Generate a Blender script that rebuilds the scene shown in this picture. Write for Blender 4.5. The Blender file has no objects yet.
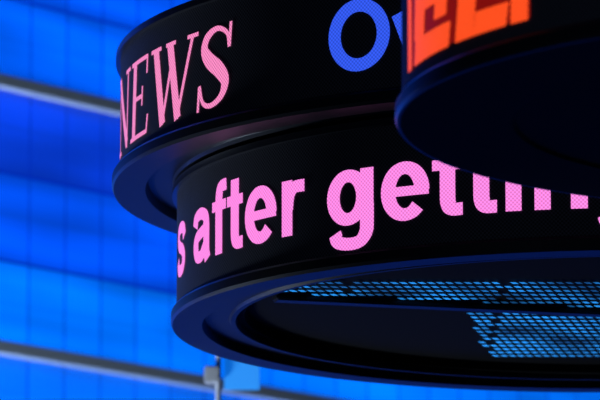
import bpy, bmesh, math, random
from mathutils import Vector
random.seed(4)
S=bpy.context.scene
S.view_settings.view_transform='Standard'
CAMZ=1.6

def lin(c):
    return tuple(((v/255)/12.92 if v/255<=0.04045 else ((v/255+0.055)/1.055)**2.4) for v in c)+(1,)

# ---------------- materials ----------------
def mat(name,base=(.02,.02,.02,1),rough=.5,metal=0,emit=None,es=0,spec=None):
    m=bpy.data.materials.new(name); m.use_nodes=True
    b=m.node_tree.nodes['Principled BSDF']
    b.inputs['Base Color'].default_value=base; b.inputs['Roughness'].default_value=rough
    b.inputs['Metallic'].default_value=metal
    if spec is not None: b.inputs['Specular IOR Level'].default_value=spec
    if emit: b.inputs['Emission Color'].default_value=emit; b.inputs['Emission Strength'].default_value=es
    return m

def led_nodes(m,pitch,lo,hi,target,basecol):
    """LED dot lattice driven by UV (u = arc length in m, v = height in m)"""
    nt=m.node_tree; N=nt.nodes; L=nt.links; b=N['Principled BSDF']
    uv=N.new('ShaderNodeUVMap'); uv.uv_map='UVMap'
    sep=N.new('ShaderNodeSeparateXYZ'); L.new(uv.outputs[0],sep.inputs[0])
    def cosw(sock):
        a=N.new('ShaderNodeMath');a.operation='MULTIPLY';a.inputs[1].default_value=2*math.pi/pitch;L.new(sock,a.inputs[0])
        c=N.new('ShaderNodeMath');c.operation='COSINE';L.new(a.outputs[0],c.inputs[0]);return c.outputs[0]
    mu=N.new('ShaderNodeMath');mu.operation='MULTIPLY';L.new(cosw(sep.outputs[0]),mu.inputs[0]);L.new(cosw(sep.outputs[1]),mu.inputs[1])
    mr=N.new('ShaderNodeMapRange');mr.inputs[1].default_value=-.7;mr.inputs[2].default_value=.7
    mr.inputs[3].default_value=lo;mr.inputs[4].default_value=hi;L.new(mu.outputs[0],mr.inputs[0])
    if target=='emit':
        L.new(mr.outputs[0],b.inputs['Emission Strength'])
    else:
        mx=N.new('ShaderNodeMix');mx.data_type='RGBA';L.new(mr.outputs[0],mx.inputs[0])
        mx.inputs[6].default_value=(0.002,0.002,0.004,1);mx.inputs[7].default_value=basecol
        L.new(mx.outputs[2],b.inputs['Base Color'])
def led(name,rgb,pitch=.024,lo=.78,hi=1.4):
    m=mat(name,(0.01,0.01,0.01,1),.5,0,lin(rgb),1); led_nodes(m,pitch,lo,hi,'emit',None); return m

M_face=mat('led_face_black',rough=.6,spec=.2); led_nodes(M_face,.024,0,1,'base',(0.07,0.075,0.10,1))
M_pink=led('led_pink',(246,132,220))
M_rose=led('led_rose',(238,132,186),lo=.7)
M_blue=led('led_blue',(48,84,226))
M_orange=led('led_orange',(250,78,30),.032,.6,1.5)
M_red=led('led_red',(120,12,8),.032)
M_rim=mat('rim_metal',(0.028,0.034,0.05,1),.3,.7)
M_soffit=mat('soffit_black',(0.004,0.005,0.008,1),.42,.1,spec=.35)
M_dark=mat('soffit_matte',(0.003,0.003,0.004,1),.8,spec=.06)
M_lat=mat('lattice_blue',(0.01,0.02,0.04,1),.5,0,lin((34,140,232)),.8)
nt=M_lat.node_tree;tc=nt.nodes.new('ShaderNodeTexCoord');no=nt.nodes.new('ShaderNodeTexNoise');no.inputs['Scale'].default_value=1.8
mr=nt.nodes.new('ShaderNodeMapRange');mr.inputs[1].default_value=.35;mr.inputs[2].default_value=.62;mr.inputs[3].default_value=.2;mr.inputs[4].default_value=1.6
nt.links.new(tc.outputs['Object'],no.inputs[0]);nt.links.new(no.outputs[0],mr.inputs[0]);nt.links.new(mr.outputs[0],nt.nodes['Principled BSDF'].inputs['Emission Strength'])

# ---------------- helpers ----------------
def new_obj(name,me,parent=None,mats=()):
    o=bpy.data.objects.new(name,me); S.collection.objects.link(o)
    for m in mats: me.materials.append(m)
    if parent: o.parent=parent
    return o
def empty(name,loc):
    o=bpy.data.objects.new(name,None); o.location=loc; S.collection.objects.link(o); o.empty_display_size=.3; return o

def revolve(name,profile,parent,mats,seg=360):
    bm=bmesh.new(); uvl=bm.loops.layers.uv.new('UVMap'); rings=[]
    for r,z,_ in profile:
        rings.append([bm.verts.new((r*math.sin(2*math.pi*i/seg),-r*math.cos(2*math.pi*i/seg),z)) for i in range(seg)])
    for k in range(len(profile)-1):
        for i in range(seg):
            j=(i+1)%seg
            f=bm.faces.new((rings[k][i],rings[k+1][i],rings[k+1][j],rings[k][j]))
            f.material_index=profile[k][2]; f.smooth=True
            for l,(ii,kk) in zip(f.loops,((i,k),(i,k+1),(i+1,k+1),(i+1,k))):
                l[uvl].uv=(profile[kk][0]*2*math.pi*ii/seg,profile[kk][1])
    bmesh.ops.recalc_face_normals(bm,faces=bm.faces)
    for e in bm.edges:
        if len(e.link_faces)==2 and e.calc_face_angle(0)>math.radians(25): e.smooth=False
    me=bpy.data.meshes.new(name); bm.to_mesh(me); bm.free()
    return new_obj(name,me,parent,mats)

def box(name,c,s,parent,m,bev=0.0,rotz=0):
    bm=bmesh.new(); bmesh.ops.create_cube(bm,size=1)
    for v in bm.verts: v.co=Vector((v.co.x*s[0],v.co.y*s[1],v.co.z*s[2]))
    if bev: bmesh.ops.bevel(bm,geom=bm.edges[:],offset=bev,segments=2,affect='EDGES')
    me=bpy.data.meshes.new(name); bm.to_mesh(me); bm.free()
    o=new_obj(name,me,parent,[m]); o.location=c; o.rotation_euler[2]=rotz; return o
def cyl(name,c,r,h,parent,m,seg=48):
    bm=bmesh.new(); bmesh.ops.create_cone(bm,cap_ends=True,segments=seg,radius1=r,radius2=r,depth=h)
    me=bpy.data.meshes.new(name); bm.to_mesh(me); bm.free()
    o=new_obj(name,me,parent,[m]); o.location=c; return o

# ---------------- glyph strokes ----------------
def line(a,b,w): 
    n=max(2,int(math.dist(a,b)/.03)+1)
    return [(a[0]+(b[0]-a[0])*i/n,a[1]+(b[1]-a[1])*i/n,w) for i in range(n+1)]
def cr(pts,w=None):
    P=[(p[0],p[1],(p[2] if len(p)>2 else w)) for p in pts]
    P=[tuple(2*P[0][k]-P[1][k] if k<2 else P[0][2] for k in range(3))]+P+[tuple(2*P[-1][k]-P[-2][k] if k<2 else P[-1][2] for k in range(3))]
    out=[]
    for i in range(1,len(P)-2):
        for t in range(8):
            t/=8; q=[]
            for k in range(3):
                a,b,c,d=P[i-1][k],P[i][k],P[i+1][k],P[i+2][k]
                if a is None: q.append(None); continue
                q.append(.5*(2*b+(c-a)*t+(2*a-5*b+4*c-d)*t*t+(3*b-a-3*c+d)*t**3))
            out.append(tuple(q))
    out.append(P[-2]); return out
def arc(cx,cy,rx,ry,a0,a1):
    n=max(12,int(abs(a1-a0)/6))
    return [(cx+rx*math.cos(math.radians(a0+(a1-a0)*i/n)),cy+ry*math.sin(math.radians(a0+(a1-a0)*i/n)),None) for i in range(n+1)]
SANS={
 'e':(.556,[arc(.28,.265,.18,.22,0,318),line((.12,.265),(.53,.265),.09)]),
 'a':(.556,[cr([(.09,.36),(.13,.445),(.26,.473),(.38,.435),(.415,.35),(.415,.2),(.42,.08),(.45,0)]),
            cr([(.41,.31),(.28,.285),(.15,.245),(.11,.155),(.16,.065),(.28,.06),(.41,.16)],)]),
 'f':(.333,[cr([(.165,0),(.165,.2),(.165,.4),(.17,.56),(.21,.65),(.33,.665)]),line((.01,.475),(.32,.475),.1)]),
 't':(.333,[cr([(.165,.68),(.165,.45),(.165,.25),(.17,.12),(.21,.058),(.315,.055)]),line((.01,.475),(.315,.475),.1)]),
 'r':(.389,[line((.135,0),(.135,.53),.15),cr([(.14,.25),(.165,.38),(.24,.455),(.375,.46)])]),
 'g':(.611,[arc(.255,.27,.175,.205,0,360),line((.475,.53),(.475,.1),.15),
            cr([(.475,.2),(.475,.05),(.465,-.07),(.39,-.155),(.26,-.17),(.14,-.14),(.10,-.06)])]),
 'n':(.611,[line((.135,0),(.135,.53),.15),cr([(.14,.28),(.18,.41),(.30,.47),(.43,.43),(.475,.32),(.475,.15),(.475,0)])]),
 'i':(.278,[line((.14,0),(.14,.53),.15),line((.14,.61),(.14,.72),.15)]),
 's':(.556,[cr([(.47,.36),(.42,.45),(.28,.475),(.15,.45),(.12,.37),(.19,.30),(.37,.24),(.435,.155),(.38,.07),(.26,.05),(.13,.075),(.08,.17)])]),
 'O':(.76,[arc(.39,.36,.29,.31,0,360)]),
 'v':(.556,[line((.08,.53),(.28,.02),.135),line((.28,.02),(.48,.53),.135)]),
 ' ':(.278,[]),
}
SER={
 'N':(.72,[line((.13,.02),(.13,.66),.045),line((.60,.0),(.60,.66),.045),line((.11,.66),(.60,.03),.115),line((.03,.015),(.24,.015),.035),line((.5,.665),(.70,.665),.035),line((.02,.665),(.14,.665),.035)]),
 'E':(.61,[line((.17,0),(.17,.68),.11),line((.05,.665),(.54,.665),.038),line((.17,.345),(.42,.345),.038),line((.05,.015),(.56,.015),.038),line((.535,.68),(.535,.52),.035),line((.565,0),(.59,.16),.035),line((.42,.26),(.42,.43),.035)]),
 'W':(.94,[line((.14,.67),(.35,.0),.115),line((.34,0),(.50,.55),.045),line((.44,.67),(.65,0),.115),line((.64,0),(.85,.67),.045),line((.03,.665),(.26,.665),.035),line((.36,.665),(.55,.665),.035),line((.76,.665),(.94,.665),.035)]),
 'S':(.55,[cr([(.47,.48,.035),(.43,.60,.04),(.29,.66,.045),(.15,.61,.08),(.11,.51,.1),(.19,.41,.13),(.34,.31,.135),(.44,.2,.11),(.40,.08,.07),(.26,.02,.045),(.13,.06,.04),(.065,.21,.035)]),line((.475,.69),(.475,.48),.035),line((.06,.21),(.06,-.01),.035)]),
}
def ring_text(name,text,font,r,phi0,zbase,emx,emz,parent,m,slant=0,wv=.155,wh=.118,kern=0):
    bm=bmesh.new(); uvl=bm.loops.layers.uv.new('UVMap'); off=0; layer=0
    for ch in text:
        adv,strokes=font[ch]
        for st in strokes:
            layer+=1; rr=r+.004+.00005*(layer%5)
            L=[];R=[]
            n=len(st)
            closed=math.dist(st[0][:2],st[-1][:2])<1e-6
            for i,(x,y,w) in enumerate(st):
                a=st[max(0,i-1)];b=st[min(n-1,i+1)]
                if closed:
                    a=st[(i-1)] if i>0 else st[-2]; b=st[(i+1)] if i<n-1 else st[1]
                tx,ty=b[0]-a[0],b[1]-a[1]; l=math.hypot(tx,ty); tx/=l;ty/=l
                ww=w if w is not None else math.sqrt((wv*ty)**2+(wh*tx)**2)
                for sgn,arr in ((1,L),(-1,R)):
                    px=x-ty*sgn*ww/2; py=y+tx*sgn*ww/2
                    px+=slant*py
                    u=r*phi0+(off+px)*emx; z=zbase+py*emz; ph=u/r
                    arr.append((bm.verts.new((rr*math.sin(ph),-rr*math.cos(ph),z)),(u,z)))
            for i in range(n-1):
                q=[R[i],R[i+1],L[i+1],L[i]]
                f=bm.faces.new([v[0] for v in q])
                for lo,v in zip(f.loops,q): lo[uvl].uv=v[1]
        off+=adv+kern
    me=bpy.data.meshes.new(name); bm.to_mesh(me); bm.free()
    return new_obj(name,me,parent,[m])
def ring_patch(name,r,p0,p1,z0,z1,parent,m,n=24,shear=0,lift=.003):
    bm=bmesh.new(); uvl=bm.loops.layers.uv.new('UVMap'); rr=r+lift
    def V(ph,z): return bm.verts.new((rr*math.sin(ph),-rr*math.cos(ph),z)),(r*ph,z)
    lo=[V(p0+(p1-p0)*i/n,z0) for i in range(n+1)]; hi=[V(p0+shear+(p1-p0)*i/n,z1) for i in range(n+1)]
    for i in range(n):
        q=[lo[i],lo[i+1],hi[i+1],hi[i]]; f=bm.faces.new([v[0] for v in q])
        for l,v in zip(f.loops,q): l[uvl].uv=v[1]
    me=bpy.data.meshes.new(name); bm.to_mesh(me); bm.free(); return new_obj(name,me,parent,[m])

def drum(name,loc,r,H,hole,steps=True,rim=.035):
    e=empty(name,loc)
    prof=[(0.3,H+.06,1),(r+.03,H+.06,1),(r+.03,H+.02,1),(r,H+.02,0),(r,.09,1),(r+rim-.01,.085,1),(r+rim,.07,2),(r+rim,.02,1),(r+rim-.01,0,2)]
    if steps:
        prof+=[(r-.16,0,2),(r-.17,.02,2),(r-.18,.05,2),(r-.33,.05,1),(r-.34,.03,2),(r-.37,.03,2),(r-.38,.06,3)]
    else: prof+=[(r+.01,0,3),(r-.13,.004,3)]
    prof+=[(hole,.07 if steps else .01,3),(hole-.02,.12 if steps else .02,3),(0.05,.12 if steps else .02,3)]
    revolve('drum_shell',prof,e,[M_face,M_rim,M_soffit,M_dark])
    return e

# lower ring
B=drum('led_ticker_ring',(2.01,31,4.96+CAMZ),2.785,.80,2.36)
ring_text('ticker_text','s after getting',SANS,2.785,-1.462,.25,.625,.63,B,M_pink)
# upper ring
A=drum('led_ticker_ring',(2.01,31,5.82+CAMZ),3.145,.79,2.78,rim=.05)
ring_text('headline_text','NEWS',SER,3.145,-1.498,.165,.695,.715,A,M_rose,slant=.10)
ring_text('headline_text_blue','Over',SANS,3.145,-.630,.225,.57,.57,A,M_blue,wv=.15,wh=.135)
# foreground ring
C=drum('led_ticker_ring',(2.94,24,4.865+CAMZ),2.44,1.0,1.9,False)
for i,(a,b,z0,z1,sh) in enumerate([
    (-1.42,-1.385,.16,.95,.0),(-1.36,-1.16,.16,.28,.01),(-1.36,-1.29,.28,.95,.03),(-1.30,-1.20,.40,.50,.01),(-1.23,-1.17,.32,.95,.04),
    (-1.13,-1.06,.16,.95,.05),(-1.06,-.95,.16,.27,.01),(-1.04,-.95,.38,.48,.01),(-1.01,-.95,.52,.95,.04),
    (-.935,-.885,.16,.95,.01)]):
    ring_patch('orange_block_%d'%(i+1),2.44,a,b,z0,z1,C,M_orange,n=10,shear=sh,lift=.005+.0001*i)
ring_patch('red_ground',2.44,-1.42,-.88,.17,.95,C,M_red,lift=.002)

# glowing dashes stand in for blue light through grille openings, lower ring soffit
bm=bmesh.new(); z=.105
y=-1.08;row=0
while y<1.9:
    x=-2.25+(row%2)*.028
    while x<2.3:
        d=y-(.28*x+.02)
        ok=(x*x+y*y<2.3**2) and abs(d)>.12
        if d>0 and x<-.98+.1*y: ok=False
        if abs((x+5)%.95-.4)<.02: ok=False
        if ok:
            l=.034;w=.062;s=.024
            vs=[bm.verts.new(p) for p in ((x,y,z),(x+l,y,z),(x+l+s,y+w,z),(x+s,y+w,z))]
            bm.faces.new(vs)
        x+=.056
    y+=.145;row+=1
me=bpy.data.meshes.new('soffit_lattice'); bm.to_mesh(me); bm.free(); new_obj('soffit_lattice',me,B,[M_lat])
box('soffit_beam',(0,.02,.09),(4.5,.12,.04),B,M_soffit,.01,rotz=math.atan(.28))

# canopy the rings hang from (above the view)
M_steel=mat('painted_steel',(0.05,0.06,0.08,1),.5,.4)
Cn=empty('roof_canopy',(4,28,14.5))
box('canopy_slab',(0,0,.25),(10,14,.5),Cn,M_steel,.05)
for i,(x,yy) in enumerate([(4,-5),(4,5)]):
    cyl('canopy_column_%d'%(i+1),(x,yy,-7.25),.3,14.5,Cn,M_steel)
cyl('hanger_shaft_1',(2.01-4,3,-3.1),.35,6.4,Cn,M_steel)
cyl('hanger_shaft_2',(2.94-4,-4,-3.5),.35,7.2,Cn,M_steel)

# ---------------- facade ----------------
ang=math.radians(90-39.9)
F=empty('wall_back',(0,50,0)); F.rotation_euler[2]=ang
M_fpanel=mat('facade_panel',(0.005,0.02,0.12,1),.4,0,(0,.1,1,1),1)
nt=M_fpanel.node_tree;N=nt.nodes;L=nt.links;b=N['Principled BSDF']
at=N.new('ShaderNodeAttribute');at.attribute_name='Col';L.new(at.outputs['Color'],b.inputs['Emission Color'])
tc=N.new('ShaderNodeTexCoord');mp=N.new('ShaderNodeMapping');mp.inputs['Scale'].default_value=(.3,1,1.8);L.new(tc.outputs['Object'],mp.inputs[0])
no=N.new('ShaderNodeTexNoise');no.inputs['Scale'].default_value=1.2;no.inputs['Detail'].default_value=1;L.new(mp.outputs[0],no.inputs[0])
mr=N.new('ShaderNodeMapRange');mr.inputs[1].default_value=.3;mr.inputs[2].default_value=.7;mr.inputs[3].default_value=.75;mr.inputs[4].default_value=1.4
L.new(no.outputs[0],mr.inputs[0]);L.new(mr.outputs[0],b.inputs['Emission Strength'])
M_fback=mat('facade_frame',(0.003,0.01,0.06,1),.5,0,lin((0,36,170)),1)
M_bar=mat('facade_bar',(0.55,0.66,0.76,1),.5,0)
zb0=7.24+CAMZ; RH=.85; CW=.51
bm=bmesh.new(); cl=bm.loops.layers.float_color.new('Col')
rowcol={-1:(0,108,255),-2:(0,90,246),0:(0,112,255),1:(0,78,236),2:(4,56,204),3:(0,94,252),4:(0,84,244)}
for r in range(-9,11):
    base=lin(rowcol.get(r,(0,78,238)))
    for c in range(-26,44):
        k=random.uniform(.9,1.1)
        g=.009
        x0=c*CW+g;x1=(c+1)*CW-g;z0=zb0+r*RH+.014;z1=zb0+(r+1)*RH-.014
        zs=[z0+t*(z1-z0) for t in (0,.2,.48,.52,.8,1)]
        ks=[.74,1.12,1.0,.84,1.1,.74]
        for i in range(5):
            vs=[bm.verts.new(p) for p in ((x0,-.05,zs[i]),(x1,-.05,zs[i]),(x1,-.05,zs[i+1]),(x0,-.05,zs[i+1]))]
            f=bm.faces.new(vs)
            for l,kk in zip(f.loops,(ks[i],ks[i],ks[i+1],ks[i+1])):
                l[cl]=(base[0]*k*kk,base[1]*k*kk,base[2]*k*kk,1)
me=bpy.data.meshes.new('facade_panels'); bm.to_mesh(me); bm.free(); new_obj('facade_panels',me,F,[M_fpanel])
box('facade_backing',(4,.1,9.1),(37,.2,18.2),F,M_fback)
for i,k in enumerate((-6,-3,0,3,6,9)):
    box('trim_%d'%(i+1),(4,-.12,zb0+k*RH),(37,.14,.12),F,M_bar,.01)

# ---------------- banner pole ----------------
P=empty('banner_pole',(-.66,40,0))
M_pole=mat('pole_metal',(0.45,0.48,0.52,1),.5,.2)
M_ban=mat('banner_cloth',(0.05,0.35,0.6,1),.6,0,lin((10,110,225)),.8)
cyl('pole',(0,0,4.4),.022,8.8,P,M_pole,24)
cyl('pole_base',(0,0,.1),.12,.2,P,M_pole,24)
box('junction_box',(-.05,0,6.01+CAMZ),(.13,.11,.14),P,M_pole,.015)
box('banner_cloth',(.19,0,6.05+CAMZ),(.29,.015,.32),P,M_ban,.004)
box('banner_arm',(.16,0,6.22+CAMZ),(.34,.02,.02),P,M_pole)

box('ground',(0,30,-.05),(140,140,.1),None,mat('asphalt',(0.02,0.02,0.024,1),.8))

# ---------------- lights ----------------
W=bpy.data.worlds.new('night');S.world=W;W.use_nodes=True
W.node_tree.nodes['Background'].inputs[0].default_value=(.02,.06,.25,1);W.node_tree.nodes['Background'].inputs[1].default_value=.04
def area(name,loc,target,size,power,col):
    l=bpy.data.lights.new(name,'AREA');l.size=size;l.energy=power;l.color=col
    o=bpy.data.objects.new(name,l);S.collection.objects.link(o);o.location=loc
    o.rotation_euler=(Vector(target)-Vector(loc)).to_track_quat('-Z','Y').to_euler();return o
area('facade_bar_fill',(-9,37,.6),(-2,47,9),2,3300,(.7,.83,1))  # added fill to brighten the facade bars, no actual fixture there
area('soffit_fill',(-7,12,.6),(2,30,6.5),4,170,(.55,.7,1))  # unseen bluish fill, added to lift the soffits and rims

cam=bpy.data.cameras.new('cam');cam.lens=300;cam.sensor_width=36;cam.clip_end=500
co=bpy.data.objects.new('camera',cam);S.collection.objects.link(co);co.location=(0,0,CAMZ);co.rotation_euler=(math.radians(90+10.55),0,0)
cam.dof.use_dof=True;cam.dof.focus_distance=29.2;cam.dof.aperture_fstop=2.8
S.camera=co
